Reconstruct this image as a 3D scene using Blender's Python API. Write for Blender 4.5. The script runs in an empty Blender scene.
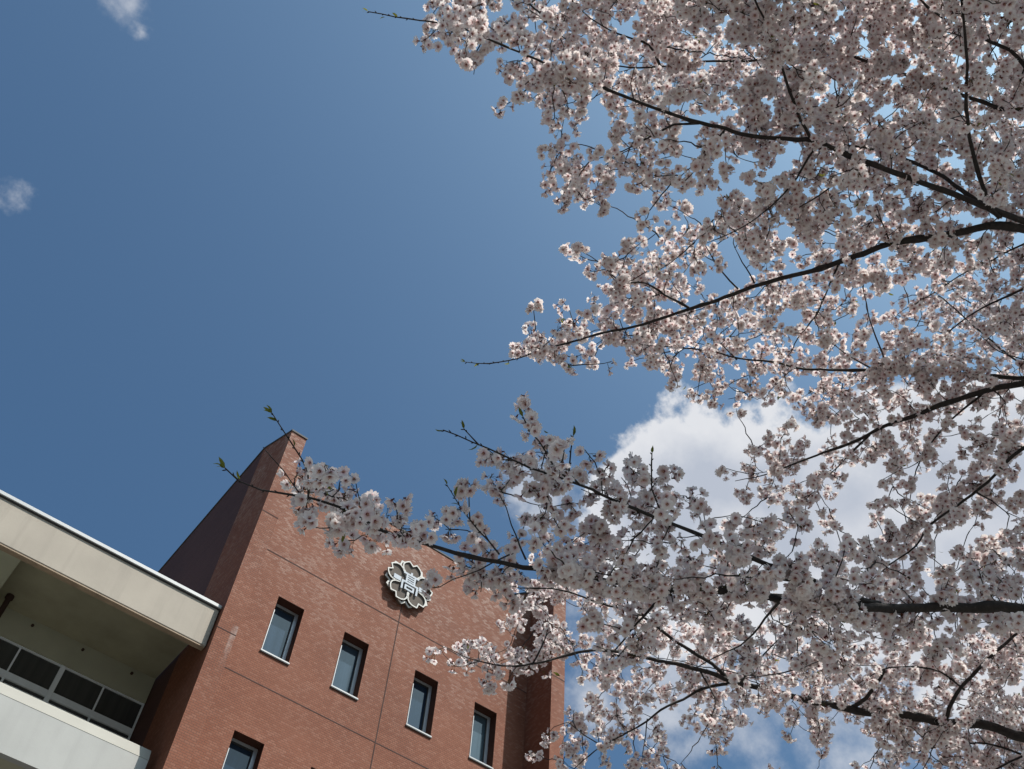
import bpy, math, random
import numpy as np
from mathutils import Vector, Matrix

sc = bpy.context.scene
COL = sc.collection
rng = np.random.default_rng(11)
random.seed(11)

# ------------------------------------------------------------------ camera
EYE = np.array([0.0, 0.0, 1.6])
FPX, CX, CY = 985.0, 512.0, 384.5
RCAM = np.array([[0.781, -0.622, 0.056], [0.533, 0.616, -0.580], [0.326, 0.483, 0.813]])
u_, s_, v_ = np.linalg.svd(RCAM)
RCAM = u_ @ v_                                   # right, down, forward
cam_d = bpy.data.cameras.new('camera')
cam = bpy.data.objects.new('camera', cam_d)
COL.objects.link(cam)
cam_d.sensor_fit = 'HORIZONTAL'
cam_d.sensor_width = 36.0
cam_d.lens = FPX / 1024.0 * 36.0
cam_d.clip_start = 0.05
cam_d.clip_end = 3000.0
M = Matrix.Identity(4)
for i in range(3):
    M[i][0] = RCAM[0][i]
    M[i][1] = -RCAM[1][i]
    M[i][2] = -RCAM[2][i]
    M[i][3] = EYE[i]
cam.matrix_world = M
sc.camera = cam

# ------------------------------------------------------------------ light
SUN = np.array([0.355, -0.60, 1.11])
SUN /= np.linalg.norm(SUN)
SUN_STRENGTH = 5.0
SKY_STRENGTH = 0.082
sun_d = bpy.data.lights.new('sun', 'SUN')
sun_d.energy = SUN_STRENGTH
sun_d.angle = math.radians(0.53)
sun_d.color = (1.0, 0.955, 0.89)
sun = bpy.data.objects.new('sun', sun_d)
COL.objects.link(sun)
sun.location = (10, -15, 40)
sun.rotation_euler = Vector(SUN).to_track_quat('Z', 'Y').to_euler()

sc.view_settings.view_transform = 'Standard'
sc.view_settings.look = 'None'
sc.view_settings.gamma = 1.0
sc.view_settings.use_curve_mapping = False
sc.view_settings.exposure = 0.5


def px_dir(x, y):
    c = np.array([(x - CX) / FPX, (y - CY) / FPX, 1.0])
    d = RCAM.T @ c
    return d / np.linalg.norm(d)


def px_pt(x, y, d):
    return EYE + px_dir(x, y) * d


def to_px(P):
    c = (np.atleast_2d(P) - EYE) @ RCAM.T
    return np.stack([c[:, 0] / c[:, 2] * FPX + CX, c[:, 1] / c[:, 2] * FPX + CY], 1)


# ------------------------------------------------------------------ node helpers
class NT:
    def __init__(s, tree):
        s.t = tree
        s.l = tree.links

    def n(s, typ, **kw):
        nd = s.t.nodes.new(typ)
        for k, v in kw.items():
            setattr(nd, k, v)
        return nd

    def put(s, sock, v):
        if v is None:
            return
        if hasattr(v, 'is_output'):
            s.l.new(v, sock)
        else:
            sock.default_value = v

    def math(s, op, a, b=None, c=None, clamp=False):
        nd = s.n('ShaderNodeMath', operation=op, use_clamp=clamp)
        for i, v in enumerate((a, b, c)):
            s.put(nd.inputs[i], v)
        return nd.outputs[0]

    def vmath(s, op, a, b=None, scale=None):
        nd = s.n('ShaderNodeVectorMath', operation=op)
        s.put(nd.inputs[0], a)
        if b is not None:
            s.put(nd.inputs[1], b)
        if scale is not None:
            s.put(nd.inputs['Scale'], scale)
        return nd.outputs['Value'] if op in ('LENGTH', 'DISTANCE', 'DOT_PRODUCT') else nd.outputs[0]

    def noise(s, vec, scale, detail=4.0, rough=0.55, out='Fac'):
        nd = s.n('ShaderNodeTexNoise')
        s.put(nd.inputs['Vector'], vec)
        nd.inputs['Scale'].default_value = scale
        nd.inputs['Detail'].default_value = detail
        nd.inputs['Roughness'].default_value = rough
        return nd.outputs[out]

    def ramp(s, fac, stops):
        nd = s.n('ShaderNodeValToRGB')
        s.put(nd.inputs[0], fac)
        el = nd.color_ramp.elements
        while len(el) < len(stops):
            el.new(0.5)
        for e, (p, c) in zip(el, stops):
            e.position = p
            e.color = (c[0], c[1], c[2], 1.0) if hasattr(c, '__len__') else (c, c, c, 1.0)
        return nd.outputs[0]

    def mix(s, fac, a, b, blend='MIX'):
        nd = s.n('ShaderNodeMix', data_type='RGBA', blend_type=blend)
        s.put(nd.inputs['Factor'], fac)
        for k, v in ((6, a), (7, b)):
            if not hasattr(v, 'is_output'):
                v = (v[0], v[1], v[2], 1.0)
            s.put(nd.inputs[k], v)
        return nd.outputs[2]

    def range(s, v, a, b, c, d, smooth=False):
        nd = s.n('ShaderNodeMapRange', interpolation_type='SMOOTHSTEP' if smooth else 'LINEAR')
        s.put(nd.inputs[0], v)
        for i, x in enumerate((a, b, c, d)):
            nd.inputs[i + 1].default_value = x
        return nd.outputs[0]


# ------------------------------------------------------------------ sky with cumulus
world = bpy.data.worlds.new('World')
sc.world = world
world.use_nodes = True
W = NT(world.node_tree)
bg = world.node_tree.nodes['Background']
bg.inputs[1].default_value = SKY_STRENGTH
sky = W.n('ShaderNodeTexSky', sky_type='NISHITA', sun_disc=False)
sky.sun_elevation = math.asin(SUN[2])
sky.sun_rotation = math.atan2(SUN[0], SUN[1])
sky.altitude = 0.0
sky.air_density = 1.0
sky.dust_density = 7.5
sky.ozone_density = 10.0
gen = W.n('ShaderNodeTexCoord').outputs['Generated']
n1 = W.noise(gen, 5.0, 5.0, 0.55, 'Color')
n2 = W.noise(gen, 22.0, 6.0, 0.6, 'Color')
w1 = W.vmath('SCALE', W.vmath('SUBTRACT', n1, (0.5, 0.5, 0.5)), scale=0.13)
w2 = W.vmath('SCALE', W.vmath('SUBTRACT', n2, (0.5, 0.5, 0.5)), scale=0.055)
dirw = W.vmath('ADD', W.vmath('ADD', gen, w1), w2)


def blobs(lst):
    acc = None
    for (x, y, r) in lst:
        c = px_dir(x, y)
        d = W.vmath('DISTANCE', dirw, tuple(c))
        v = W.math('SUBTRACT', 1.0, W.math('DIVIDE', d, r / FPX))
        acc = v if acc is None else W.math('SMOOTH_MAX', acc, v, 0.25)
    return acc


big = blobs([(702, 474, 91), (660, 517, 77), (770, 468, 92), (845, 500, 110), (930, 480, 105),
             (1010, 490, 110), (790, 560, 120), (905, 585, 120), (690, 570, 90), (1090, 520, 130),
             (1200, 560, 150), (1000, 600, 120)])
soft = blobs([(760, 705, 70), (880, 720, 90), (690, 715, 62), (600, 700, 55), (612, 520, 52), (560, 515, 44), (530, 500, 35), (690, 650, 90), (655, 700, 50), (780, 650, 95),
              (870, 690, 80), (620, 600, 70), (960, 690, 110)])
wisp = blobs([(132, 8, 27), (146, 38, 16), (8, 184, 20), (-16, 187, 22), (792, 772, 26), (66, 232, 6), (-8, 118, 12)])
nd3 = W.noise(gen, 26.0, 7.0, 0.62)
fbm = W.math('MULTIPLY', W.math('SUBTRACT', nd3, 0.5), 0.55)
mb = W.range(W.math('ADD', big, fbm), 0.05, 0.24, 0.0, 1.0, True)
msf = W.range(W.math('ADD', soft, W.math('MULTIPLY', fbm, 2.4)), 0.05, 1.05, 0.0, 0.66, True)
mw = W.range(W.math('ADD', wisp, W.math('MULTIPLY', fbm, 2.6)), 0.0, 1.3, 0.0, 0.62, True)
mask = W.math('MAXIMUM', W.math('MAXIMUM', mb, msf), mw, clamp=True)
body = W.math('ADD', W.range(W.math('ADD', big, W.math('MULTIPLY', fbm, 0.9)), 0.15, 0.95, 0.0, 1.0, True),
              W.math('MULTIPLY', W.math('SUBTRACT', W.noise(gen, 9.0, 4.0, 0.5), 0.5), 1.2), clamp=True)
ccol = W.mix(body, (6.5, 6.65, 7.0), (4.2, 4.6, 5.4))
clear = W.vmath('MULTIPLY', sky.outputs[0], (0.82, 1.08, 1.06))      # camera white balance
skyc = W.mix(mask, clear, ccol)
W.l.new(skyc, bg.inputs[0])


# ------------------------------------------------------------------ materials
def new_mat(name):
    m = bpy.data.materials.new(name)
    m.use_nodes = True
    k = NT(m.node_tree)
    b = m.node_tree.nodes['Principled BSDF']
    return m, k, b


def mottled(name, col, var=0.12, scale=1.5, rough=0.8, metal=0.0, fine=None, bump=0.0, streak=0.0):
    m, k, b = new_mat(name)
    geo = k.n('ShaderNodeNewGeometry').outputs['Position']
    f = k.noise(geo, scale, 6.0, 0.6)
    c0 = [max(0, c * (1 - var)) for c in col]
    c1 = [c * (1 + var) for c in col]
    colr = k.ramp(f, [(0.3, c0), (0.7, c1)])
    if streak:
        sv = k.vmath('MULTIPLY', geo, (5.0, 5.0, 0.25))
        g = k.noise(sv, 1.0, 5.0, 0.6)
        colr = k.mix(k.range(g, 0.5, 0.8, 0.0, streak), colr, [c * 0.55 for c in col])
    k.l.new(colr, b.inputs['Base Color'])
    b.inputs['Roughness'].default_value = rough
    b.inputs['Metallic'].default_value = metal
    if bump:
        bn = k.n('ShaderNodeBump')
        bn.inputs['Strength'].default_value = bump
        bn.inputs['Distance'].default_value = 0.01
        k.l.new(k.noise(geo, fine or 40.0, 4.0), bn.inputs['Height'])
        k.l.new(bn.outputs[0], b.inputs['Normal'])
    return m


def brick_mat(name, a, b2, mortar, bloom_glint=0.0, rough=0.75):
    m, k, b = new_mat(name)
    uv = k.n('ShaderNodeTexCoord').outputs['UV']
    br = k.n('ShaderNodeTexBrick')
    k.l.new(uv, br.inputs['Vector'])
    br.offset = 0.5
    br.inputs['Color1'].default_value = (*a, 1)
    br.inputs['Color2'].default_value = (*b2, 1)
    br.inputs['Mortar'].default_value = (*mortar, 1)
    br.inputs['Scale'].default_value = 1.0
    br.inputs['Mortar Size'].default_value = 0.0055
    br.inputs['Mortar Smooth'].default_value = 0.15
    br.inputs['Bias'].default_value = -0.1
    br.inputs['Brick Width'].default_value = 0.105
    br.inputs['Row Height'].default_value = 0.05
    c = br.outputs['Color']
    # long rows differ a little in firing, patches differ in weathering
    row = k.noise(k.vmath('MULTIPLY', uv, (0.35, 5.0, 1.0)), 1.0, 3.0, 0.6)
    c = k.mix(k.range(row, 0.35, 0.7, 0.0, 0.45), c, [x * 0.72 for x in a])
    big_ = k.noise(uv, 0.35, 5.0, 0.6)
    c = k.mix(k.range(big_, 0.4, 0.75, 0.0, 0.35), c, [min(1, x * 1.25) for x in b2])
    if bloom_glint:
        g1 = k.noise(uv, 0.8, 6.0, 0.65)
        sep = k.n('ShaderNodeSeparateXYZ')
        k.l.new(uv, sep.inputs[0])
        high = k.range(sep.outputs[1], 15.5, 21.0, 0.12, 1.0)
        b3 = k.n('ShaderNodeTexBrick')
        k.l.new(uv, b3.inputs['Vector'])
        b3.offset = 0.5
        b3.inputs['Color1'].default_value = (0, 0, 0, 1)
        b3.inputs['Color2'].default_value = (1, 1, 1, 1)
        b3.inputs['Mortar'].default_value = (0.75, 0.75, 0.75, 1)
        for nm_, vl in (('Scale', 1.0), ('Mortar Size', 0.0055), ('Bias', 0.0), ('Brick Width', 0.105), ('Row Height', 0.05)):
            b3.inputs[nm_].default_value = vl
        pick = k.range(k.math('ADD', b3.outputs['Color'], k.range(g1, 0.25, 0.75, -0.5, 0.35)), 0.45, 1.1, 0.0, 1.0)
        f = k.math('MULTIPLY', k.math('MULTIPLY', pick, high), bloom_glint)
        c = k.mix(f, c, (0.37, 0.29, 0.25))  # weathered bloom plus glints off glazed tile, both painted as paler bricks
        # a run of lime from the leaking joint, down the inner edge of the left fin
        sx = k.range(k.math('ABSOLUTE', k.math('SUBTRACT', sep.outputs[0], 4.855)), 0.03, 0.10, 1.0, 0.0, True)
        sz = k.math('MULTIPLY', k.range(sep.outputs[1], 13.6, 14.9, 0.0, 1.0, True), k.range(sep.outputs[1], 14.9, 14.95, 1.0, 0.0))
        sn = k.range(k.noise(k.vmath('MULTIPLY', uv, (14.0, 5.0, 1.0)), 1.0, 4.0, 0.6), 0.35, 0.62, 0.0, 1.0)
        st_ = k.math('MULTIPLY', k.math('MULTIPLY', sx, sz), sn)
        c = k.mix(k.math('MULTIPLY', st_, 0.42), c, (0.40, 0.35, 0.32))
    k.l.new(c, b.inputs['Base Color'])
    b.inputs['Roughness'].default_value = rough
    b.inputs['Specular IOR Level'].default_value = 0.15
    bn = k.n('ShaderNodeBump', invert=True)
    bn.inputs['Strength'].default_value = 0.5
    bn.inputs['Distance'].default_value = 0.006
    k.l.new(br.outputs['Fac'], bn.inputs['Height'])
    k.l.new(bn.outputs[0], b.inputs['Normal'])
    return m


MT = {}
MT['brick'] = brick_mat('red_brick_tile', (0.165, 0.056, 0.031), (0.215, 0.084, 0.049), (0.075, 0.038, 0.027), bloom_glint=0.52)
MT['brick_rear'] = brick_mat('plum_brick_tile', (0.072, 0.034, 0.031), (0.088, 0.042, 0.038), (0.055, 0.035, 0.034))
MT['brick_reveal'] = brick_mat('shade_darkened_reveal_tile', (0.055, 0.020, 0.012), (0.065, 0.025, 0.016), (0.035, 0.02, 0.015))  # brick colour darkened to carry the shade inside the window recesses
MT['fascia'] = mottled('beige_painted_concrete', (0.30, 0.262, 0.215), 0.09, 0.9, 0.85, bump=0.15, streak=0.36)
MT['fascia_lip'] = mottled('brown_stained_concrete', (0.27, 0.20, 0.14), 0.25, 3.0, 0.9)
MT['soffit'] = mottled('soffit_paint', (0.34, 0.32, 0.235), 0.16, 1.3, 0.9, streak=0.0)
MT['header'] = mottled('header_paint', (0.37, 0.375, 0.295), 0.10, 1.1, 0.9)
MT['balcony'] = mottled('pale_grey_render', (0.335, 0.33, 0.31), 0.06, 1.2, 0.85, bump=0.12, streak=0.2)
MT['coping'] = mottled('cream_coping_paint', (0.30, 0.285, 0.25), 0.05, 1.0, 0.85)
MT['white_metal'] = mottled('white_metal_cap', (0.38, 0.38, 0.375), 0.05, 3.0, 0.45)
MT['alu'] = mottled('anodised_aluminium', (0.50, 0.52, 0.55), 0.05, 4.0, 0.38, metal=0.55)
MT['alu_dull'] = mottled('grey_window_frame', (0.66, 0.72, 0.79), 0.06, 4.0, 0.5)
MT['dark'] = mottled('dark_gasket', (0.018, 0.016, 0.016), 0.2, 6.0, 0.75)
MT['sealant'] = mottled('joint_sealant', (0.06, 0.038, 0.033), 0.2, 3.0, 0.8)
MT['sealant'].node_tree.nodes['Principled BSDF'].inputs['Specular IOR Level'].default_value = 0.08
MT['emblem_white'] = mottled('emblem_white_paint', (0.50, 0.485, 0.45), 0.05, 5.0, 0.8)
MT['emblem_silver'] = mottled('emblem_pale_metal', (0.36, 0.39, 0.425), 0.04, 5.0, 0.75)
MT['emblem_back'] = mottled('emblem_brown_grey_field', (0.115, 0.098, 0.085), 0.12, 5.0, 0.95)
MT['emblem_back'].node_tree.nodes['Principled BSDF'].inputs['Specular IOR Level'].default_value = 0.08
MT['roof'] = mottled('roof_membrane', (0.25, 0.25, 0.24), 0.1, 1.0, 0.9)
MT['ground'] = mottled('schoolyard_asphalt', (0.125, 0.12, 0.11), 0.18, 0.6, 0.95, bump=0.3)


def glass_mat(name, curtain, rough=0.03):
    # float glass seen with the pale blind that hangs close behind it
    m, k, b = new_mat(name)
    geo = k.n('ShaderNodeNewGeometry').outputs['Position']
    sv = k.vmath('MULTIPLY', geo, (9.0, 1.0, 0.35))
    f = k.noise(sv, 1.0, 3.0, 0.5)
    c = k.ramp(f, [(0.3, [x * 0.8 for x in curtain]), (0.7, [x * 1.15 for x in curtain])])
    k.l.new(c, b.inputs['Base Color'])
    b.inputs['Roughness'].default_value = rough
    b.inputs['IOR'].default_value = 1.52
    b.inputs['Specular IOR Level'].default_value = 0.6
    bn = k.n('ShaderNodeBump')
    bn.inputs['Strength'].default_value = 0.03
    k.l.new(k.noise(geo, 1.6, 2.0), bn.inputs['Height'])
    k.l.new(bn.outputs[0], b.inputs['Normal'])
    return m


MT['glass'] = glass_mat('blue_window_glass', (0.022, 0.036, 0.056))
MT['glass_dark'] = glass_mat('dark_classroom_glass', (0.042, 0.046, 0.05), 0.06)
MT['glass_mid'] = glass_mat('blue_grey_window_glass', (0.032, 0.05, 0.07))
MT['glass_deep'] = glass_mat('deep_blue_window_glass', (0.015, 0.027, 0.045))
MT['glass_pale'] = glass_mat('window_glass_with_pale_curtain', (0.05, 0.075, 0.092))


def bark_mat():
    m, k, b = new_mat('cherry_bark')
    geo = k.n('ShaderNodeNewGeometry').outputs['Position']
    f = k.noise(geo, 60.0, 6.0, 0.65)
    c = k.ramp(f, [(0.3, (0.012, 0.009, 0.008)), (0.62, (0.028, 0.021, 0.018)), (0.8, (0.075, 0.064, 0.055))])
    k.l.new(c, b.inputs['Base Color'])
    b.inputs['Roughness'].default_value = 0.85
    bn = k.n('ShaderNodeBump')
    bn.inputs['Strength'].default_value = 0.7
    bn.inputs['Distance'].default_value = 0.006
    k.l.new(f, bn.inputs['Height'])
    k.l.new(bn.outputs[0], b.inputs['Normal'])
    return m


def thin_mat(name, base, trans, tcol, rough=0.6, attr=None, dark=None):
    m, k, b = new_mat(name)
    nt = m.node_tree
    out = nt.nodes['Material Output']
    col = base
    if attr:
        a = k.n('ShaderNodeAttribute', attribute_name=attr).outputs['Fac']
        col = k.mix(a, base, dark)
        tc = k.mix(a, tcol, [t * 0.9 for t in dark])
    else:
        tc = None
    d = k.n('ShaderNodeBsdfDiffuse')
    t = k.n('ShaderNodeBsdfTranslucent')
    if attr:
        k.l.new(col, d.inputs[0])
        k.l.new(tc, t.inputs[0])
    else:
        d.inputs[0].default_value = (*base, 1)
        t.inputs[0].default_value = (*tcol, 1)
    mx = k.n('ShaderNodeMixShader')
    mx.inputs[0].default_value = trans
    k.l.new(d.outputs[0], mx.inputs[1])
    k.l.new(t.outputs[0], mx.inputs[2])
    k.l.new(mx.outputs[0], out.inputs['Surface'])
    nt.nodes.remove(b)
    return m


MT['bark'] = bark_mat()
MT['petal'] = thin_mat('cherry_petal', (0.85, 0.805, 0.79), 0.37, (0.86, 0.80, 0.765), attr='tint', dark=(0.66, 0.36, 0.40))
MT['heart'] = thin_mat('flower_heart', (0.15, 0.03, 0.035), 0.15, (0.2, 0.04, 0.04))
MT['stamen'] = thin_mat('stamen', (0.55, 0.36, 0.26), 0.3, (0.5, 0.3, 0.2))
MT['calyx'] = thin_mat('calyx', (0.13, 0.05, 0.035), 0.15, (0.12, 0.06, 0.03))
MT['stalk'] = thin_mat('flower_stalk', (0.10, 0.10, 0.035), 0.2, (0.12, 0.12, 0.03))
MT['leaf'] = thin_mat('young_leaf', (0.11, 0.13, 0.035), 0.45, (0.20, 0.20, 0.03))


# ------------------------------------------------------------------ mesh helpers
def setprop(o, label=None, cat=None, group=None, kind=None):
    if label: o['label'] = label
    if cat: o['category'] = cat
    if group: o['group'] = group
    if kind: o['kind'] = kind
    return o


def empty(name, loc, label, cat, group=None):
    o = bpy.data.objects.new(name, None)
    o.location = loc
    o.empty_display_size = 0.3
    COL.objects.link(o)
    return setprop(o, label, cat, group)


class MB:
    def __init__(s):
        s.v = []
        s.f = []

    def face(s, pts):
        i = len(s.v)
        s.v += [tuple(map(float, p)) for p in pts]
        s.f.append(tuple(range(i, i + len(pts))))

    def box(s, x0, x1, y0, y1, z0, z1):
        i = len(s.v)
        s.v += [(x, y, z) for z in (z0, z1) for y in (y0, y1) for x in (x0, x1)]
        for q in ((0, 2, 3, 1), (4, 5, 7, 6), (0, 1, 5, 4), (2, 6, 7, 3), (0, 4, 6, 2), (1, 3, 7, 5)):
            s.f.append(tuple(i + a for a in q))
        return s

    def prism_x(s, prof, x0, x1):
        # prof: (y,z) counter-clockwise as seen from +x
        n = len(prof)
        i = len(s.v)
        s.v += [(x0, y, z) for y, z in prof] + [(x1, y, z) for y, z in prof]
        s.f.append(tuple(i + k for k in range(n))[::-1])
        s.f.append(tuple(i + n + k for k in range(n)))
        for k in range(n):
            k2 = (k + 1) % n
            s.f.append((i + k, i + k2, i + n + k2, i + n + k))
        return s

    def prism_y(s, prof, y0, y1):
        # prof: (x,z) outline, counter-clockwise as seen from -y; y0 is the front
        n = len(prof)
        i = len(s.v)
        s.v += [(x, y0, z) for x, z in prof] + [(x, y1, z) for x, z in prof]
        s.f.append(tuple(i + k for k in range(n)))
        s.f.append(tuple(i + n + k for k in range(n))[::-1])
        for k in range(n):
            k2 = (k + 1) % n
            s.f.append((i + k, i + n + k, i + n + k2, i + k2))
        return s

    def tube(s, pts, rad, seg=8, cap=True):
        pts = [Vector(p) for p in pts]
        i0 = len(s.v)
        for j, p in enumerate(pts):
            a = pts[max(j - 1, 0)]
            b = pts[min(j + 1, len(pts) - 1)]
            t = (b - a).normalized()
            u = t.orthogonal().normalized() if j == 0 else (u - t * u.dot(t)).normalized()
            w = t.cross(u)
            r = rad[j] if hasattr(rad, '__len__') else rad
            for k in range(seg):
                an = 2 * math.pi * k / seg
                s.v.append(tuple(p + (u * math.cos(an) + w * math.sin(an)) * r))
        for j in range(len(pts) - 1):
            for k in range(seg):
                k2 = (k + 1) % seg
                s.f.append((i0 + j * seg + k, i0 + j * seg + k2, i0 + (j + 1) * seg + k2, i0 + (j + 1) * seg + k))
        if cap:
            s.f.append(tuple(i0 + k for k in range(seg))[::-1])
            e = i0 + (len(pts) - 1) * seg
            s.f.append(tuple(e + k for k in range(seg)))
        return s

    def build(s, name, mat, parent=None, smooth=False, bevel=0.0):
        me = bpy.data.meshes.new(name)
        me.from_pydata(s.v, [], s.f)
        uvl = me.uv_layers.new(name='UVMap')
        co = np.array(s.v)
        for p in me.polygons:
            n = p.normal
            ax = max(range(3), key=lambda q: abs(n[q]))
            for li in p.loop_indices:
                c = co[me.loops[li].vertex_index]
                uvl.data[li].uv = (c[1], c[2]) if ax == 0 else ((c[0], c[2]) if ax == 1 else (c[0], c[1]))
            p.use_smooth = smooth
        me.materials.append(mat)
        o = bpy.data.objects.new(name, me)
        COL.objects.link(o)
        if parent is not None:
            o.parent = parent
            o.matrix_parent_inverse = Matrix.Translation(-Vector(parent.matrix_basis.translation))
        if bevel:
            b = o.modifiers.new('bevel', 'BEVEL')
            b.width = bevel
            b.segments = 2
            b.limit_method = 'ANGLE'
            b.angle_limit = math.radians(40)
        return o


S = 1.75


def zz(v):
    return 1.6 + S * v


# ------------------------------------------------------------------ ground
g = MB()
g.face([(-900, -900, 0), (900, -900, 0), (900, 900, 0), (-900, 900, 0)])
setprop(g.build('ground', MT['ground']), kind='structure')

# ------------------------------------------------------------------ brick tower
XL, XLi, XRi, XR = 4.48, 4.91, 13.24, 13.68
YF, YW, YK, YB = 16.45, 17.50, 18.50, 30.0
ZT, ZR = 21.16, 22.33
tower = empty('school_tower', ((XL + XR) / 2, YF, 0),
              'tall red brick tower with narrow windows and projecting side fins', 'building')
COLS = [(3.353, 3.755), (4.403, 4.803), (5.590, 5.990), (6.645, 7.045)]
WX = [(a * S, b * S) for a, b in COLS]
ROWS = [(zz(7.957), zz(8.853)), (zz(5.894), zz(6.790))]
RV = 0.26                                         # depth of the window reveals

fw = MB()
xs = sorted({XLi, XRi} | {x for w in WX for x in w})
zs = sorted({0.0, ZT + 0.03} | {z for r in ROWS for z in r})
for i in range(len(xs) - 1):
    for j in range(len(zs) - 1):
        xm, zm = (xs[i] + xs[i + 1]) / 2, (zs[j] + zs[j + 1]) / 2
        if any(a < xm < b for a, b in WX) and any(a < zm < b for a, b in ROWS):
            continue
        fw.face([(xs[i], YW, zs[j]), (xs[i + 1], YW, zs[j]), (xs[i + 1], YW, zs[j + 1]), (xs[i], YW, zs[j + 1])])
fw.build('front_wall', MT['brick'], tower)
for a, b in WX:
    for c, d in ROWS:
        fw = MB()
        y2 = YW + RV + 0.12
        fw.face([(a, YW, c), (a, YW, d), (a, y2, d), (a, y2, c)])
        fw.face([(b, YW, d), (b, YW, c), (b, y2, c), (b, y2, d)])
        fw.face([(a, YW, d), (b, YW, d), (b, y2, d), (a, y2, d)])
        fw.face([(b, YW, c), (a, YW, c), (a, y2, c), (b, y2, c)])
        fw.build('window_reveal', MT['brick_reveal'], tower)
# sloping top behind the parapet and the back of the tower
fw = MB()
fw.face([(XLi, YW, ZT + 0.03), (XRi, YW, ZT + 0.03), (XRi, YW + 0.35, ZT + 0.03), (XLi, YW + 0.35, ZT + 0.03)])
fw.build('parapet_top', MT['roof'], tower)
core = MB()
core.prism_x([(YW + 0.45, 0), (YB - 0.3, 0), (YB - 0.3, ZR - 0.25), (YW + 1.0, ZR - 0.25), (YW + 0.45, ZT - 0.15)], XLi - 0.02, XRi + 0.02)
core.build('roof_block', MT['roof'], tower)
for (a, b) in ((XL, XLi), (XRi, XR)):
    f_ = MB()
    f_.prism_x([(YF, 0), (YK, 0), (YK, ZR), (YF, ZT)], a, b)
    f_.build('side_fin', MT['brick'], tower)
    r_ = MB()
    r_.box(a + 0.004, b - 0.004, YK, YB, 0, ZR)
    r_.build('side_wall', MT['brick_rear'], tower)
    cp = MB()
    cp.prism_x([(YF - 0.025, ZT - 0.03), (YK, ZR - 0.03), (YB, ZR - 0.03), (YB, ZR + 0.03), (YK, ZR + 0.03), (YF - 0.025, ZT + 0.02)],
               a - 0.02, b + 0.02)
    cp.build('fin_coping', MT['dark'], tower)
pc = MB()
pc.box(XLi + 0.022, XRi - 0.022, YW - 0.02, YW + 0.30, ZT + 0.03, ZT + 0.075)
pc.build('parapet_coping', MT['dark'], tower)
for zj in (zz(9.478), zz(7.49), zz(5.50)):
    j = MB()
    j.box(XLi, XRi, YW - 0.004, YW + 0.01, zj - 0.014, zj + 0.014)
    for (a, b) in ((XL, XLi), (XRi, XR)):
        j.box(a - 0.003, b + 0.003, YF - 0.004, YF + 0.01, zj - 0.012, zj + 0.012)
    j.build('expansion_joint', MT['sealant'], tower)
j = MB()
xj = 5.187 * S
j.box(xj - 0.013, xj + 0.013, YW - 0.0065, YW + 0.01, 2.0, zz(10.0))
j.build('expansion_joint', MT['sealant'], tower)


def window(a, b, c, d, gm):
    # a..b across, c..d up, frame set back in the reveal
    y0 = YW + RV
    fr = MB()
    t = 0.065
    fr.box(a + 0.002, b - 0.002, y0, y0 + 0.07, d - 0.055, d - 0.002)
    fr.box(a + 0.002, b - 0.002, y0, y0 + 0.07, c + 0.002, c + 0.06)
    fr.box(a + 0.002, a + t, y0 + 0.001, y0 + 0.069, c + 0.06, d - 0.055)
    fr.box(b - t - 0.02, b - 0.002, y0 + 0.001, y0 + 0.069, c + 0.06, d - 0.055)
    w = fr.build('window', MT['alu'], tower)
    gk = MB()
    x0, x1, z0, z1 = a + t, b - t - 0.02, c + 0.06, d - 0.055
    q = 0.022
    gk.box(x0, x1, y0 + 0.02, y0 + 0.06, z1 - q * 1.6, z1)
    gk.box(x0, x1, y0 + 0.02, y0 + 0.06, z0, z0 + q)
    gk.box(x0, x0 + q, y0 + 0.02, y0 + 0.06, z0 + q, z1 - q * 1.6)
    gk.box(x1 - q, x1, y0 + 0.02, y0 + 0.06, z0 + q, z1 - q * 1.6)
    gk.build('gasket', MT['dark'], w)
    p = MB()
    p.box(x0 + q, x1 - q, y0 + 0.045, y0 + 0.055, z0 + q, z1 - q * 1.6)
    p.build('pane', gm, w)
    sl = MB()
    sl.box(a - 0.02, b + 0.012, YW - 0.035, y0, c - 0.028, c + 0.004)
    sl.build('sill', MT['white_metal'], w)
    dk = MB()
    dk.box(a - 0.02, b + 0.012, YW - 0.030, YW - 0.004, c - 0.052, c - 0.028)  # dark strip standing in for the shadow below the sill
    dk.build('sill_shadow_strip', MT['dark'], w)
    tr = MB()
    tr.box(a - 0.004, a + 0.014, YW - 0.012, y0, c + 0.004, d - 0.42)
    tr.build('jamb_trim', MT['white_metal'], w)
    return w


for ri, (c, d) in enumerate(ROWS):
    for ci, (a, b) in enumerate(WX):
        w = window(a, b, c, d, MT['glass_pale'] if (ri == 0 and ci == 3) else MT[('glass', 'glass_mid', 'glass_deep', 'glass', 'glass_deep', 'glass', 'glass_mid', 'glass')[ri * 4 + ci]])
        if ri == 0 and ci == 3:
            w['label'] = 'narrow window with pale curtain behind its glass'

# ------------------------------------------------------------------ emblem
EX, EZ, EY, ER = 5.188 * S + 0.03, zz(10.235 * 0.99) + 0.075, YW - 0.10, 0.728
emblem = empty('school_emblem', (EX, EY, EZ),
               'white cherry blossom school emblem with a character, mounted high on the brick wall', 'emblem')


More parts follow.
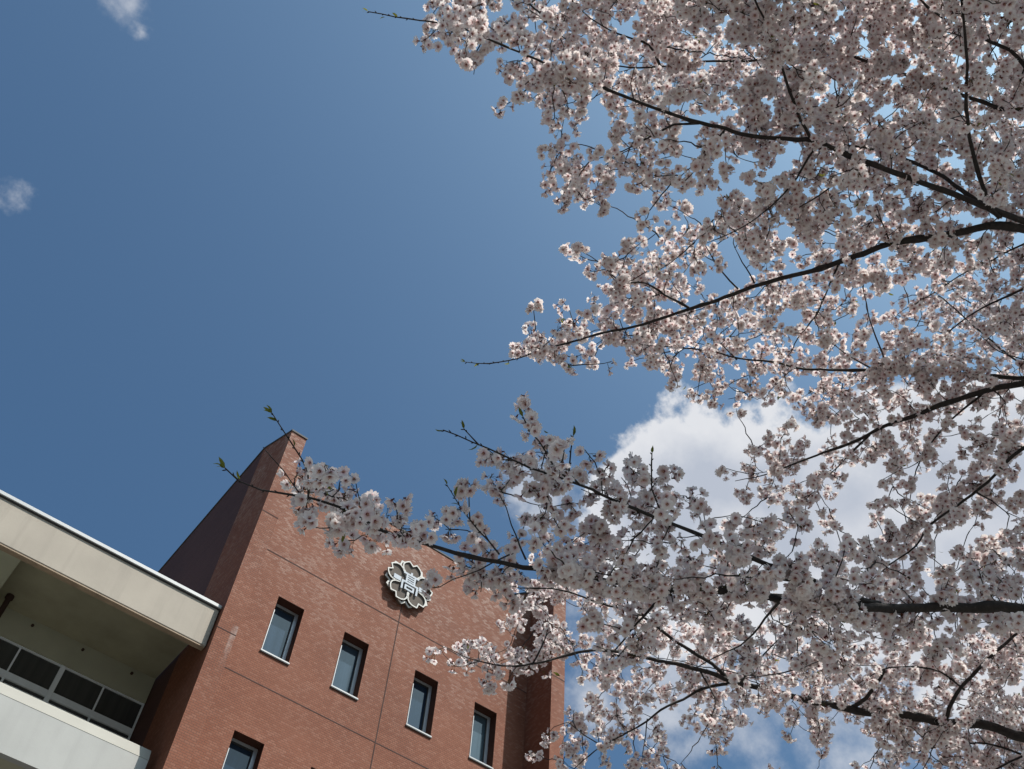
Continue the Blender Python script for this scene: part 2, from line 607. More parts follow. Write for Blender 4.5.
def petal_ring(R, rot, k=1.0, n=14):
    """outline of a five petalled blossom with a notch in every petal tip"""
    out = []
    for p in range(5):
        c = math.radians(90 + 72 * p) + rot
        # half petal in petal axes (along, across)
        half = [(0.40, 0.29), (0.50, 0.375), (0.62, 0.42), (0.74, 0.415), (0.85, 0.355), (0.93, 0.27), (1.0, 0.155), (0.97, 0.12), (0.865, 0.0)]
        pts = [(x, -y) for x, y in half] + [(x, y) for x, y in half[-2::-1]]
        for x, y in pts:
            x2, y2 = x * R * k, y * R * k
            out.append((x2 * math.cos(c) - y2 * math.sin(c), x2 * math.sin(c) + y2 * math.cos(c)))
    return out


def inset(poly, d):
    n = len(poly)
    res = []
    for i in range(n):
        p0, p1, p2 = np.array(poly[i - 1]), np.array(poly[i]), np.array(poly[(i + 1) % n])
        e1, e2 = p1 - p0, p2 - p1
        n1 = np.array([-e1[1], e1[0]]) / (np.linalg.norm(e1) + 1e-9)
        n2 = np.array([-e2[1], e2[0]]) / (np.linalg.norm(e2) + 1e-9)
        b = n1 + n2
        b = b / (np.linalg.norm(b) + 1e-9)
        c = max(0.55, float(b @ n1))
        res.append(tuple(p1 + b * d / c))
    return res


def band(mb, outer, inner, y0, y1):
    n = len(outer)
    i = len(mb.v)
    for ring, y in ((outer, y0), (inner, y0), (outer, y1), (inner, y1)):
        mb.v += [(EX + p[0], y, EZ + p[1]) for p in ring]
    for k in range(n):
        q = (k + 1) % n
        o0, o1, i0, i1 = i + k, i + q, i + n + k, i + n + q
        O0, O1, I0, I1 = o0 + 2 * n, o1 + 2 * n, i0 + 2 * n, i1 + 2 * n
        mb.f += [(o0, o1, i1, i0), (O1, O0, I0, I1), (o1, o0, O0, O1), (i0, i1, I1, I0)]


ring = petal_ring(ER, 0.0)
rin = inset(ring, 0.035)
m = MB(); band(m, ring, rin, EY - 0.06, EY - 0.047)
m.build('blossom_outline', MT['emblem_white'], emblem)
m = MB(); band(m, inset(ring, 0.004), inset(ring, 0.03), EY - 0.047, EY - 0.016)
m.build('blossom_rim_side', MT['emblem_back'], emblem)
# inner ribs that part the petals
for p in range(5):
    m = MB()
    c = math.radians(90 + 36 + 72 * p)
    for r0, r1 in ((0.29, 0.405),):
        d = np.array([math.cos(c), math.sin(c)]); nrm = np.array([-d[1], d[0]]) * 0.02
        pts = [d * r0 * ER - nrm, d * r1 * ER * 1.22 - nrm, d * r1 * ER * 1.22 + nrm, d * r0 * ER + nrm]
        m.prism_y([(EX + q[0], EZ + q[1]) for q in pts], EY - 0.058, EY - 0.02)
    m.build('petal_rib', MT['emblem_white'], emblem)
m = MB()
fl = inset(ring, 0.02)
ctr = (EX, EY - 0.018, EZ)
for k in range(len(fl)):
    a, b = fl[k], fl[(k + 1) % len(fl)]
    m.face([ctr, (EX + a[0], EY - 0.018, EZ + a[1]), (EX + b[0], EY - 0.018, EZ + b[1])])
    m.face([(EX, EY - 0.012, EZ), (EX + b[0], EY - 0.012, EZ + b[1]), (EX + a[0], EY - 0.012, EZ + a[1])])
m.build('blossom_field', MT['emblem_back'], emblem)
back = petal_ring(ER, math.radians(36), 1.0)
bin_ = inset(back, 0.048)
m = MB(); band(m, inset(back, 0.004), inset(back, 0.04), EY + 0.012, EY + 0.075)
m.build('rear_rim_side', MT['emblem_back'], emblem)
m = MB(); band(m, back, bin_, EY - 0.006, EY + 0.012)
m.build('rear_blossom_outline', MT['emblem_white'], emblem)
m = MB()
bf = inset(back, 0.1)
for k in range(len(bf)):
    a, b = bf[k], bf[(k + 1) % len(bf)]
    m.face([(EX, EY + 0.05, EZ), (EX + a[0], EY + 0.05, EZ + a[1]), (EX + b[0], EY + 0.05, EZ + b[1])])
m.build('rear_field', MT['sealant'], emblem)
for q in range(5):
    m = MB()
    c = math.radians(90 + 72 * q)
    x, z = EX + 0.36 * math.cos(c), EZ + 0.36 * math.sin(c)
    m.tube([(x, EY + 0.04, z), (x, YW, z)], 0.02, 8)
    m.build('wall_bracket', MT['dark'], emblem)


def strokes(lst, y0, y1):
    mb = MB()
    for (u0, u1, v0, v1) in lst:
        mb.box(EX + u0, EX + u1, y0, y1, EZ + v0, EZ + v1)
    return mb


oc = 0.02
ch = [(-0.03, 0.03, 0.285, 0.355), (-0.245, 0.245, 0.225, 0.285),
      (-0.15, -0.10, -0.005, 0.225), (0.10, 0.15, -0.005, 0.225),
      (-0.10, 0.10, 0.158, 0.195), (-0.10, 0.10, 0.088, 0.125), (-0.10, 0.10, 0.018, 0.055),
      (-0.26, 0.26, -0.06, -0.005),
      (-0.26, -0.205, -0.305, -0.06), (0.205, 0.26, -0.305, -0.06),
      (-0.15, -0.095, -0.275, -0.11), (0.095, 0.15, -0.275, -0.11), (-0.095, 0.095, -0.155, -0.11), (-0.095, 0.095, -0.275, -0.225)]
strokes(ch, EY - 0.075, EY - 0.045).build('character', MT['emblem_silver'], emblem)
strokes([(-0.51, -0.285, -0.10, 0.045)], EY - 0.07, EY - 0.042).build('bar', MT['emblem_silver'], emblem)
strokes([(0.285, 0.51, -0.10, 0.045)], EY - 0.07, EY - 0.042).build('bar', MT['emblem_silver'], emblem)

# ------------------------------------------------------------------ concrete classroom wing
wing = empty('classroom_wing', (0, 17.4, 0), 'pale concrete classroom block with deep flat eave and balcony parapet', 'building')
WX0, WX1 = -14.0, 4.455
FY = 9.52 * S
m = MB(); m.box(WX0, WX1, FY, FY + 0.17, zz(7.266), zz(7.81))
m.build('fascia', MT['fascia'], wing, bevel=0.012)
m = MB(); m.box(WX0, WX1 - 0.01, FY + 0.012, FY + 0.15, zz(7.266) - 0.035, zz(7.266) - 0.002)
m.build('drip_strip', MT['fascia_lip'], wing)
m = MB(); m.box(WX0, WX1 + 0.012, FY - 0.05, FY + 0.30, zz(7.81) + 0.003, zz(7.81) + 0.083)
m.build('metal_cap', MT['white_metal'], wing, bevel=0.008)
m = MB(); m.box(WX0, WX1 - 0.005, FY - 0.022, FY - 0.003, zz(7.81) - 0.028, zz(7.81) + 0.001)
m.build('cap_flashing', MT['dark'], wing)
m = MB(); m.box(WX0, WX1, FY + 0.172, 28.0, zz(7.77), zz(7.81))
m.build('roof_slab', MT['soffit'], wing)
BYW = 11.2 * S
m = MB(); m.box(WX0, WX1, BYW, BYW + 0.25, zz(7.40), zz(7.77) - 0.002)
m.build('header_wall', MT['header'], wing)
m = MB(); m.box(WX0, WX1, BYW + 0.002, BYW + 0.25, 0.0, zz(5.9))
m.build('lower_wall', MT['balcony'], wing)
for bx in (0.352 * S, 0.352 * S - 4.8, 0.352 * S - 9.6):
    m = MB(); m.box(bx - 0.42, bx, FY + 0.30, BYW - 0.003, zz(7.52), zz(7.77) - 0.003)
    m.build('soffit_beam', MT['header'], wing, bevel=0.01)
# balcony
by = 9.725 * S
BX1 = 2.476 * S
m = MB()
m.prism_x([(by, zz(5.32)), (by + 0.15, zz(5.32)), (by + 0.15, zz(5.80)), (by + 0.17, zz(5.853)), (by, zz(5.853))], WX0, BX1)
m.build('balcony_parapet', MT['balcony'], wing)
m = MB()
m.prism_x([(by - 0.004, zz(5.855)), (by + 0.19, zz(5.855)), (by + 0.19, zz(5.975)), (by + 0.165, zz(5.994)), (by + 0.085, zz(5.994)), (by + 0.07, zz(5.985))],
          WX0, BX1 + 0.002)
m.build('balcony_coping', MT['coping'], wing)
m = MB(); m.box(WX0, BX1 - 0.02, by + 0.152, BYW, zz(5.323), zz(5.42))
m.build('balcony_slab', MT['soffit'], wing)
# strip of windows under the header
U = 0.54 * S
ztop, zbot = zz(7.40), zz(5.9)
ztr0, ztr1 = zz(6.945), zz(7.03)
right = 2.548 * S
k = 0
edges = [right - U * i for i in range(0, 16)]
for i in range(0, 14, 2):
    x1, x0 = edges[i], edges[i + 2]
    xm = edges[i + 1]
    f_ = MB()
    yf = BYW + 0.03
    f_.box(x0 + 0.055, x1 - (0.03 if i == 0 else 0.055), yf, yf + 0.07, ztop - 0.035, ztop - 0.002)
    f_.box(x0 + 0.055, x1 - (0.03 if i == 0 else 0.055), yf - 0.012, yf + 0.07, ztr0, ztr1)
    f_.box(xm - 0.018, xm + 0.018, yf + 0.002, yf + 0.06, ztr1, ztop - 0.035)
    f_.box(xm - 0.022, xm + 0.022, yf + 0.002, yf + 0.06, zbot, ztr0)
    f_.box(x0 - 0.052, x0 + 0.052, yf - 0.01, yf + 0.075, zbot, ztop - 0.002)
    if i == 0:
        f_.box(x1 - 0.04, x1 - 0.003, yf - 0.01, yf + 0.075, zbot, ztop - 0.002)
    for (a, b) in ((x0, xm), (xm, x1)):
        f_.box(a + 0.055, b - 0.045, yf + 0.012, yf + 0.055, ztr0 - 0.115, ztr0 - 0.085)
    w = f_.build('window', MT['alu_dull'], wing)
    p = MB()
    p.box(x0 + 0.03, x1 - 0.03, yf + 0.035, yf + 0.042, zbot + 0.01, ztop - 0.02)
    p.build('pane', MT['glass_dark'], w)
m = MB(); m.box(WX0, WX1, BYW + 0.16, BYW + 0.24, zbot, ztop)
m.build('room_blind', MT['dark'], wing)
for x in (1.596, 2.753, 3.92, 0.44, -0.72, -1.88):
    c = MB(); c.tube([(x, BYW - 0.035, zz(7.69)), (x, BYW + 0.01, zz(7.69))], 0.032, 12)
    c.build('vent_cap', MT['sealant'], wing)
pp = MB()
px_, py_ = 0.515 * 0.98 * S, 10.97 * S
pp.tube([(px_, py_, zz(5.0)), (px_, py_, zz(7.62)), (px_, py_, zz(7.76))], 0.058, 12)
pp.tube([(px_, py_, zz(7.72)), (px_, py_, zz(7.765))], 0.085, 12)
pp.build('drainpipe', MT['sealant'], wing)

# ------------------------------------------------------------------ cherry tree
TRUNK = np.array([4.75, 0.15, 0.0])
tree = empty('cherry_tree', tuple(TRUNK), 'cherry tree in full pale pink blossom reaching overhead from the right', 'tree')
A_ = lambda *p: ('w', np.array(p, float))          # a point given in the world


def P(*t):
    return [('p',) + tuple(map(float, q)) if not isinstance(q[0], str) else q for q in t]


# every path: limb name, base width (m radius), tip radius, points (x, y, distance)
PATHS = [
 ('A', 0.030, 0.0017, P(A_(4.72, .17, 3.3), A_(3.9, .22, 4.3), (1080, 252, 4.5), (1024, 228, 4.38), (1000, 217, 4.3), (960, 200, 4.25), (905, 178, 4.2), (850, 158, 4.15),
    (822, 145, 4.1), (805, 141, 4.1), (760, 137, 4.1), (725, 129, 4.05), (700, 123, 4.0), (652, 106, 3.95), (599, 85, 3.9),
    (546, 63, 3.85), (513, 48, 3.8), (490, 40, 3.75), (455, 28, 3.72), (420, 21.6, 3.7), (395, 18, 3.7), (368, 11.6, 3.7))),
 ('A', .007, .003, P((822, 145, 4.1), (810, 137, 4.09), (793, 103, 4.05), (783, 73, 4.0), (773, 40, 3.95), (755, 0, 3.9), (745, -40, 3.85))),
 ('A', .009, .004, P((1000, 217, 4.3), (991, 209, 4.28), (973, 156, 4.2), (966, 110, 4.15), (968, 66, 4.1), (964, 13, 4.05), (958, -40, 4.0))),
 ('A', .011, .004, P((1000, 217, 4.3), (960, 192, 4.45), (934, 176, 4.55), (900, 160, 4.7), (870, 150, 4.8), (830, 143, 4.9))),
 ('A', .005, .0015, P((700, 123, 4.0), (677, 125, 4.02), (655, 136, 4.05), (630, 148, 4.1), (589, 162, 4.15))),
 ('A', .004, .0015, P((725, 129, 4.05), (714, 142, 4.03), (690, 166, 4.0), (672, 182, 3.98))),
 ('A', .005, .0015, P((822, 145, 4.1), (813, 151, 4.08), (790, 186, 4.0), (764, 212, 3.95), (735, 232, 3.9), (707, 243, 3.88))),
 ('A', .005, .002, P((870, 165, 4.17), (845, 176, 4.1), (820, 195, 4.05), (795, 210, 4.0))),
 ('B', .022, .0017, P(A_(4.78, .15, 4.2), A_(4.1, .1, 5.4), (1090, 140, 5.2), (1000, 110, 5.1), (930, 85, 5.0), (863, 62, 5.0), (829, 50, 5.0), (800, 48, 4.95), (757, 58, 4.95), (707, 60, 4.9),
    (640, 66, 4.8), (600, 58, 4.7), (570, 40, 4.6), (540, 16, 4.5), (512, 0, 4.5))),
 ('B', .006, .002, P((660, 66, 4.82), (647, 46, 4.75), (610, 31, 4.65), (590, 18, 4.6), (575, 4, 4.55))),
 ('B', .014, .003, P((1090, 140, 5.2), (1024, 64, 5.2), (983, 40, 5.1), (953, 25, 5.0), (920, 0, 5.0), (890, -40, 5.0))),
 ('C', .0175, .0015, P((1040, 234, 4.42), (1000, 224, 4.35), (966, 230, 4.35), (930, 236, 4.4), (890, 243, 4.4), (863, 253, 4.4), (830, 263, 4.45), (803, 270, 4.45),
    (764, 280, 4.45), (727, 293, 4.4), (679, 311, 4.35), (636, 325, 4.3), (596, 334, 4.25), (573, 341, 4.2), (540, 350, 4.15), (516, 359, 4.1), (490, 364, 4.1), (465, 362, 4.1))),
 ('C', .006, .0015, P((689, 307, 4.36), (665, 296, 4.3), (646, 285, 4.25), (620, 282, 4.2), (600, 264, 4.2), (583, 252, 4.2))),
 ('C', .004, .0015, P((738, 289, 4.42), (722, 272, 4.4), (707, 248, 4.35), (700, 235, 4.3))),
 ('C', .004, .0015, P((755, 283, 4.45), (742, 262, 4.5), (735, 248, 4.55))),
 ('C', .005, .0015, P((840, 260, 4.45), (828, 290, 4.4), (815, 318, 4.35), (805, 330, 4.35))),
 ('C', .004, .0015, P((890, 243, 4.4), (882, 222, 4.35), (876, 205, 4.3))),
 ('D', .0125, .0015, P((1090, 380, 5.1), (1016, 379, 5.0), (976, 376, 4.95), (940, 374, 4.95), (873, 372, 4.9), (843, 373, 4.9), (813, 372, 4.85), (797, 371, 4.82), (770, 365, 4.8),
    (737, 360, 4.75), (715, 354, 4.7), (690, 350, 4.65), (650, 345, 4.6), (620, 340, 4.5))),
 ('D', .004, .0015, P((737, 360, 4.75), (722, 345, 4.75), (714, 330, 4.7))),
 ('D', .005, .0015, P((884, 372, 4.9), (884, 359, 4.9), (868, 312, 4.85), (862, 284, 4.8))),
 ('D', .006, .0015, P((1080, 225, 4.8), (1023, 244, 4.9), (985, 264, 4.9), (958, 277, 4.9), (923, 299, 4.9), (900, 312, 4.85))),
 ('D', .007, .0015, P((1075, 268, 5.0), (1020, 292, 5.0), (973, 316, 4.95), (953, 329, 4.9), (930, 342, 4.9), (898, 358, 4.9))),
 ('D', .005, .0015, P((880, 372, 4.9), (850, 356, 4.85), (826, 338, 4.8))),
 ('D', .005, .0015, P((1075, 375, 4.9), (1024, 358, 4.85), (998, 350, 4.8), (980, 335, 4.75))),
 ('E', .019, .0015, P((1100, 366, 4.9), (1024, 383, 4.8), (993, 389, 4.8), (950, 403, 4.75), (913, 418, 4.72), (883, 429, 4.7), (850, 446, 4.65), (817, 456, 4.6),
    (797, 463, 4.55), (764, 475, 4.5), (735, 481, 4.45))),
 ('E', .006, .002, P((985, 391, 4.8), (955, 415, 4.75), (936, 436, 4.7), (920, 460, 4.65), (914, 480, 4.6), (910, 500, 4.6))),
 ('E', .005, .0015, P((870, 436, 4.68), (850, 455, 4.65), (830, 475, 4.6), (808, 482, 4.6))),
 ('E', .003, .0012, P((993, 389, 4.8), (1005, 402, 4.75), (1000, 408, 4.7), (988, 415, 4.7))),
 ('F', .010, .002, P((1090, 415, 4.5), (1024, 448, 4.4), (996, 475, 4.35), (973, 493, 4.35), (950, 511, 4.3), (930, 526, 4.3), (916, 546, 4.2), (890, 565, 4.2), (862, 590, 4.15))),
 ('F', .004, .0012, P((975, 492, 4.35), (990, 500, 4.4), (1005, 512, 4.4), (1024, 520, 4.4))),
 ('G', .042, .0016, P(A_(4.7, .2, 2.3), A_(3.9, .6, 3.1), (1120, 616, 3.9), (1024, 609, 3.75), (1000, 604, 3.72), (972, 605, 3.7), (938, 606, 3.65), (900, 605, 3.6), (857, 602, 3.5),
    (810, 601, 3.42), (784, 594, 3.4), (750, 589, 3.35), (697, 583, 3.25), (669, 582, 3.2), (620, 574, 3.05), (570, 566, 2.95), (536, 561, 2.9), (500, 554, 2.85),
    (455, 546, 2.8), (425, 537, 2.75), (395, 529, 2.7), (372, 519, 2.68), (340, 505, 2.65), (309, 496, 2.62), (286, 492, 2.6), (262, 488, 2.6), (239, 480, 2.6), (225, 468, 2.6))),
 ('G', .0028, .0012, P((309, 496, 2.62), (308, 474, 2.61), (294, 447, 2.6), (282, 429, 2.6), (272, 413, 2.6))),
 ('G', .0018, .0010, P((300, 492, 2.62), (283, 470, 2.61), (272, 458, 2.6), (263, 447, 2.6))),
 ('G', .012, .0016, P((880, 604, 3.57), (845, 592, 3.45), (815, 580, 3.35), (790, 569, 3.25), (770, 563, 3.2), (738, 549, 3.15), (712, 536, 3.1), (686, 526, 3.0), (659, 516, 2.95),
    (625, 503, 2.9), (593, 490, 2.85), (563, 478, 2.8), (533, 468, 2.75), (506, 455, 2.7), (473, 441, 2.7), (443, 430, 2.7))),
 ('G', .0035, .0015, P((570, 481, 2.8), (553, 464, 2.78), (540, 442, 2.75), (530, 430, 2.73), (523, 417, 2.7))),
 ('G', .0035, .0015, P((580, 485, 2.82), (569, 473, 2.8), (571, 450, 2.78), (573, 436, 2.76))),
 ('G', .0035, .0015, P((664, 518, 2.96), (652, 490, 2.95), (651, 465, 2.93), (652, 453, 2.92))),
 ('G', .0025, .0012, P((480, 444, 2.7), (468, 434, 2.69), (464, 429, 2.68))),
 ('G', .0028, .0012, P((500, 554, 2.85), (480, 531, 2.83), (463, 510, 2.8), (447, 485, 2.78))),
 ('G', .003, .0012, P((525, 559, 2.88), (511, 525, 2.9), (506, 508, 2.92), (498, 492, 2.93))),
 ('G', .008, .002, P((705, 584, 3.27), (672, 590, 3.2), (657, 600, 3.18), (645, 615, 3.15), (631, 632, 3.1), (615, 650, 3.05))),
 ('G', .0025, .0012, P((510, 556, 2.86), (480, 572, 2.84), (453, 581, 2.82), (440, 588, 2.8), (429, 588, 2.8))),
 ('G', .006, .002, P((784, 594, 3.4), (770, 612, 3.5), (745, 640, 3.6), (720, 655, 3.7))),
 ('H', .048, .0016, P(A_(4.78, .2, 3.0), A_(4.9, 1.0, 3.9), (1110, 748, 5.4), (1024, 737, 5.3), (993, 728, 5.3), (975, 723, 5.3), (938, 722, 5.25), (902, 715, 5.2), (863, 712, 5.2), (837, 706, 5.15),
    (812, 701, 5.15), (770, 692, 5.12), (731, 682, 5.1), (707, 673, 5.1), (682, 666, 5.05), (651, 660, 5.0), (635, 657, 5.0), (597, 651, 4.9), (571, 655, 4.88), (555, 660, 4.85),
    (532, 665, 4.8), (502, 665, 4.78), (472, 658, 4.75), (445, 647, 4.7))),
 ('H', .011, .003, P((727, 679, 5.1), (717, 667, 5.1), (684, 646, 5.1), (664, 633, 5.1), (640, 615, 5.1), (600, 603, 5.05), (560, 590, 5.0), (520, 588, 5.0))),
 ('H', .009, .0015, P((745, 686, 5.1), (731, 683, 5.1), (703, 688, 5.08), (682, 699, 5.05), (660, 709, 5.0), (647, 719, 5.0), (623, 733, 4.95), (602, 745, 4.9), (583, 760, 4.9), (574, 769, 4.9), (560, 782, 4.9))),
 ('H', .003, .0015, P((647, 719, 5.0), (645, 735, 4.98), (643, 755, 4.95), (640, 772, 4.95))),
 ('H', .003, .0015, P((602, 745, 4.9), (585, 735, 4.88), (568, 722, 4.86))),
 ('H', .010, .005, P((945, 723, 5.25), (957, 694, 5.2), (975, 673, 5.15), (998, 650, 5.1), (1024, 628, 5.0), (1060, 600, 5.0))),
 ('H', .012, .006, P((850, 709, 5.18), (862, 702, 5.15), (871, 692, 5.1), (885, 670, 5.1))),
 ('H', .006, .002, P((742, 682, 5.0), (750, 670, 4.8), (760, 659, 4.7), (781, 637, 4.6), (799, 622, 4.5))),
 ('H', .005, .002, P((965, 690, 5.2), (940, 672, 5.15), (915, 667, 5.1), (889, 668, 5.05), (871, 676, 5.0), (858, 684, 5.0))),
 ('H', .005, .0015, P((532, 665, 4.8), (545, 640, 4.8), (550, 618, 4.8))),
 ('H', .005, .0015, P((700, 671, 5.08), (715, 700, 5.0), (710, 720, 4.95), (700, 738, 4.9))),
 ('I', .009, .003, P((1110, 722, 5.7), (1024, 755, 5.6), (995, 769, 5.5), (960, 786, 5.5))),
 ('I', .006, .002, P((1024, 755, 5.6), (985, 745, 5.55), (940, 748, 5.5), (890, 758, 5.5))),
]
# unseen boughs added for the rest of the crown and the shade it casts
OFF = [
 ('J', .030, .004, [(4.8, .12, 4.6), (4.3, -.4, 5.6), (3.7, -.8, 6.5), (3.3, -.9, 7.1)]),
 ('J', .014, .003, [(3.7, -.8, 6.5), (3.5, -.3, 7.0), (3.3, .1, 7.3)]),
 ('J', .014, .003, [(4.2, -.3, 5.6), (4.0, -1.2, 6.2), (3.6, -1.9, 6.6)]),
 ('K', .034, .004, [(4.78, .15, 3.2), (5.6, -.3, 4.2), (6.5, -.9, 4.9), (7.3, -1.3, 5.3)]),
 ('K', .020, .004, [(5.6, -.3, 4.2), (6.2, .8, 5.0), (6.6, 1.7, 5.5)]),
 ('K', .020, .004, [(4.8, .12, 4.6), (5.0, .5, 6.0), (4.7, .9, 7.0), (4.3, 1.1, 7.8)]),
]
CAT_LABEL = {}


def resample(pts, step):
    pts = np.asarray(pts)
    # Catmull-Rom through the points
    Q = np.vstack([2 * pts[0] - pts[1], pts, 2 * pts[-1] - pts[-2]])
    out, rr = [], []
    n = len(pts) - 1
    for i in range(n):
        p0, p1, p2, p3 = Q[i], Q[i + 1], Q[i + 2], Q[i + 3]
        m_ = max(1, int(np.linalg.norm(p2 - p1) / step))
        for t in np.arange(m_) / m_:
            out.append(0.5 * ((2 * p1) + (-p0 + p2) * t + (2 * p0 - 5 * p1 + 4 * p2 - p3) * t * t + (-p0 + 3 * p1 - 3 * p2 + p3) * t ** 3))
    out.append(pts[-1])
    return np.array(out)


limb_paths = {}
node_pos, node_limb, node_rad, node_dir, node_vis = [], [], [], [], []
for nm, r0, r1, pts in PATHS + OFF:
    w = []
    for q in pts:
        if isinstance(q[0], str):
            w.append(q[1] if q[0] == 'w' else px_pt(q[1], q[2], q[3]))
        else:
            w.append(np.array(q, float))
    w = resample(np.array(w), 0.035)
    n = len(w)
    # a little natural crookedness
    jig = np.cumsum(rng.normal(0, 1, (n, 3)), 0)
    jig -= np.linspace(0, 1, n)[:, None] * jig[-1]
    w = w + jig * 0.0019
    L = np.concatenate([[0], np.cumsum(np.linalg.norm(np.diff(w, axis=0), axis=1))])
    L /= L[-1]
    rad = r0 + (r1 - r0) * L ** 0.8
    rad = rad * (1 + 0.08 * np.sin(np.arange(n) * 1.3 + rng.uniform(0, 6)) * rng.uniform(0.3, 1, n))
    knots = rng.uniform(0, 1, n) < 0.09
    rad = rad * (1 + 0.38 * knots * rng.uniform(0.4, 1, n))            # old spur scars swell the wood
    limb_paths.setdefault(nm, []).append((w, rad))
    d = np.gradient(w, axis=0)
    d /= np.linalg.norm(d, axis=1)[:, None] + 1e-9
    for i in range(n):
        node_pos.append(w[i]); node_limb.append(nm); node_rad.append(rad[i]); node_dir.append(d[i])
node_pos = np.array(node_pos); node_rad = np.array(node_rad); node_dir = np.array(node_dir)
limb_names = sorted(limb_paths)
node_limb = np.array([limb_names.index(a) for a in node_limb])

# how thickly the crown blossoms, on a coarse angular grid (0 none .. 9 closed)
CROWN = {}


def block(c0, r0, rows):
    for r, row in enumerate(rows):
        for c, ch_ in enumerate(row.replace(' ', '')):
            CROWN[(c0 + c, r0 + r)] = int(ch_)


block(16, 0, ["0000000000479985", "0000000000677999", "0000000000335967", "0000000000025868", "0000000000000645", "0000000000000003", "0000000000000002"])
block(32, 0, ["2369983799999999", "7379987489999999", "8875799699986899", "9998999799997888", "8999999899998978", "5999988999996899",
              "1889858889866999", "0147505688754799", "0032004888645698", "0077358998755578", "0079786998677547", "0049885377365226"])
block(48, 0, ["9999799999998978", "9998899899988879", "9999989999989989", "9999999999998899", "9999999999998899", "9989999999989989",
              "9999998799999999", "9989997889889999", "7889999888888899", "5799998888879898", "6899988787768978", "8999998886668878"])
block(32, 12, ["0007750027610489", "0000000000246999", "0002200344788899", "0004426987794588", "0000089998683136", "0000069977733367",
               "0000266988876698", "0425689999888877", "3888666899886767", "7998768889887666", "5876646768878755", "3300003003368667"])
block(48, 12, ["8999887798868897", "7788677897764577", "6797898787865377", "7678788788866886", "5555778889957878", "7868767853546787",
               "7777655326677777", "5688645357886899", "8688453677767799", "8767676787565789", "5778767899888777", "5547778988987678"])
block(16, 24, ["0000000000000000", "0000000000000000", "0000000000000000", "0000000000000000", "0003500000000256", "0065441000000585",
               "0087898500000686", "0063899864400553", "0014789877735533", "0000355468786744", "0000035025455656", "0000000000038766"])
block(32, 24, ["0000000000688478", "3420000000244221", "0750000000000330", "4785300000000002", "8876642035000012", "8985686456000468",
               "9976698887410267", "6777559989896003", "7685498789882676", "6787778578865999", "6698898569878988", "5789989889756778"])
block(48, 24, ["7269988688878765", "3359988578774333", "2567776466433568", "7768566547625898", "7547567228513898", "6646621536517666",
               "3667400755666764", "6675104468996654", "7777105378772223", "6566258888103663", "4578789878637988", "8798888866676998"])
block(26, 36, ["0245489999999999", "0100467678988999", "0000016866779998", "0000214788668997", "0567858987679887", "0147768724379866",
               "0000651002478657", "0000000000565788", "0000000003388753", "0000000046678654", "0000000738555364", "0000000044624757"])
block(42, 36, ["999998", "998986", "889986", "888997", "787998", "867998", "988798", "778787", "258875", "038821", "006500", "000000"])
block(48, 36, ["8999987686899999", "7999999999999999", "7999999999898799", "7999987998887689", "8999856998988899", "8999977898988998",
               "7999989988887887", "6899979987566887", "4689658998568998", "0488207999988988", "0007303889898887", "0000004788899888"])
TAU = [0, .12, .28, .45, .68, 1.0, 1.4, 1.9, 2.45, 3.4]
node_px = to_px(node_pos)
node_d = np.linalg.norm(node_pos - EYE, axis=1)
front = ((node_pos - EYE) @ RCAM[2]) > 0.2
attr_pos, attr_lim, attr_n = [], [], []
PER = 8.5                                             # flowers in one cluster


# stretches of the boughs that hang behind their own blossom
VEILED = [(296, 484, 372, 524), (398, 522, 452, 552), (540, 556, 592, 578), (690, 528, 890, 600), (800, 590, 858, 612), (590, 560, 690, 592), (745, 678, 800, 704), (940, 712, 968, 730),
          (868, 706, 900, 722), (540, 60, 600, 90), (660, 45, 705, 70), (765, 40, 826, 66), (870, 60, 950, 92), (870, 362, 1000, 382)]


def put_clusters(cx_, cy_, wcell, tau):
    c = np.array([cx_, cy_])
    dd = np.where(front, np.linalg.norm(node_px - c, axis=1), 1e9)
    dmin = dd.min()
    cand = np.nonzero(dd < dmin + 42)[0]
    wgt = np.exp(-(dd[cand] - dmin) / 22.0)
    wgt /= wgt.sum()
    d0 = node_d[cand[rng.choice(len(cand), p=wgt)]]
    area = (FPX * 0.037 / d0) ** 2 * 0.44
    if d0 < 2.85 and cx_ < 460:
        tau *= 1.25
    lam = tau * wcell * wcell / area / PER
    for _ in range(int(lam + rng.uniform())):
        i = cand[rng.choice(len(cand), p=wgt)]
        x = cx_ + rng.uniform(-.5, .5) * wcell
        y = cy_ + rng.uniform(-.5, .5) * wcell
        d = node_d[i] + rng.normal(0.05, 0.13) + (rng.exponential(0.16) if tau > 1.3 else 0)
        # blossom springs from the upper side of stout boughs, away from someone standing below
        near = cand[np.hypot(node_px[cand, 0] - x, node_px[cand, 1] - y) < 13]
        near = near[node_rad[near] > 0.0042]
        veiled = any(a <= x <= c and b <= y <= d_ for a, b, c, d_ in VEILED)
        if len(near) and veiled:
            d = node_d[near].min() - rng.uniform(0.05, 0.16)
        elif len(near) and rng.uniform() < 0.62:
            d = max(d, node_d[near].max() + rng.uniform(0.05, 0.22))
        attr_pos.append(px_pt(x, y, max(2.3, d)))
        attr_lim.append(node_limb[i])


for (c, r), v in sorted(CROWN.items()):
    if v:
        put_clusters(c * 16 + 8, r * 16 + 8, 16, TAU[v])
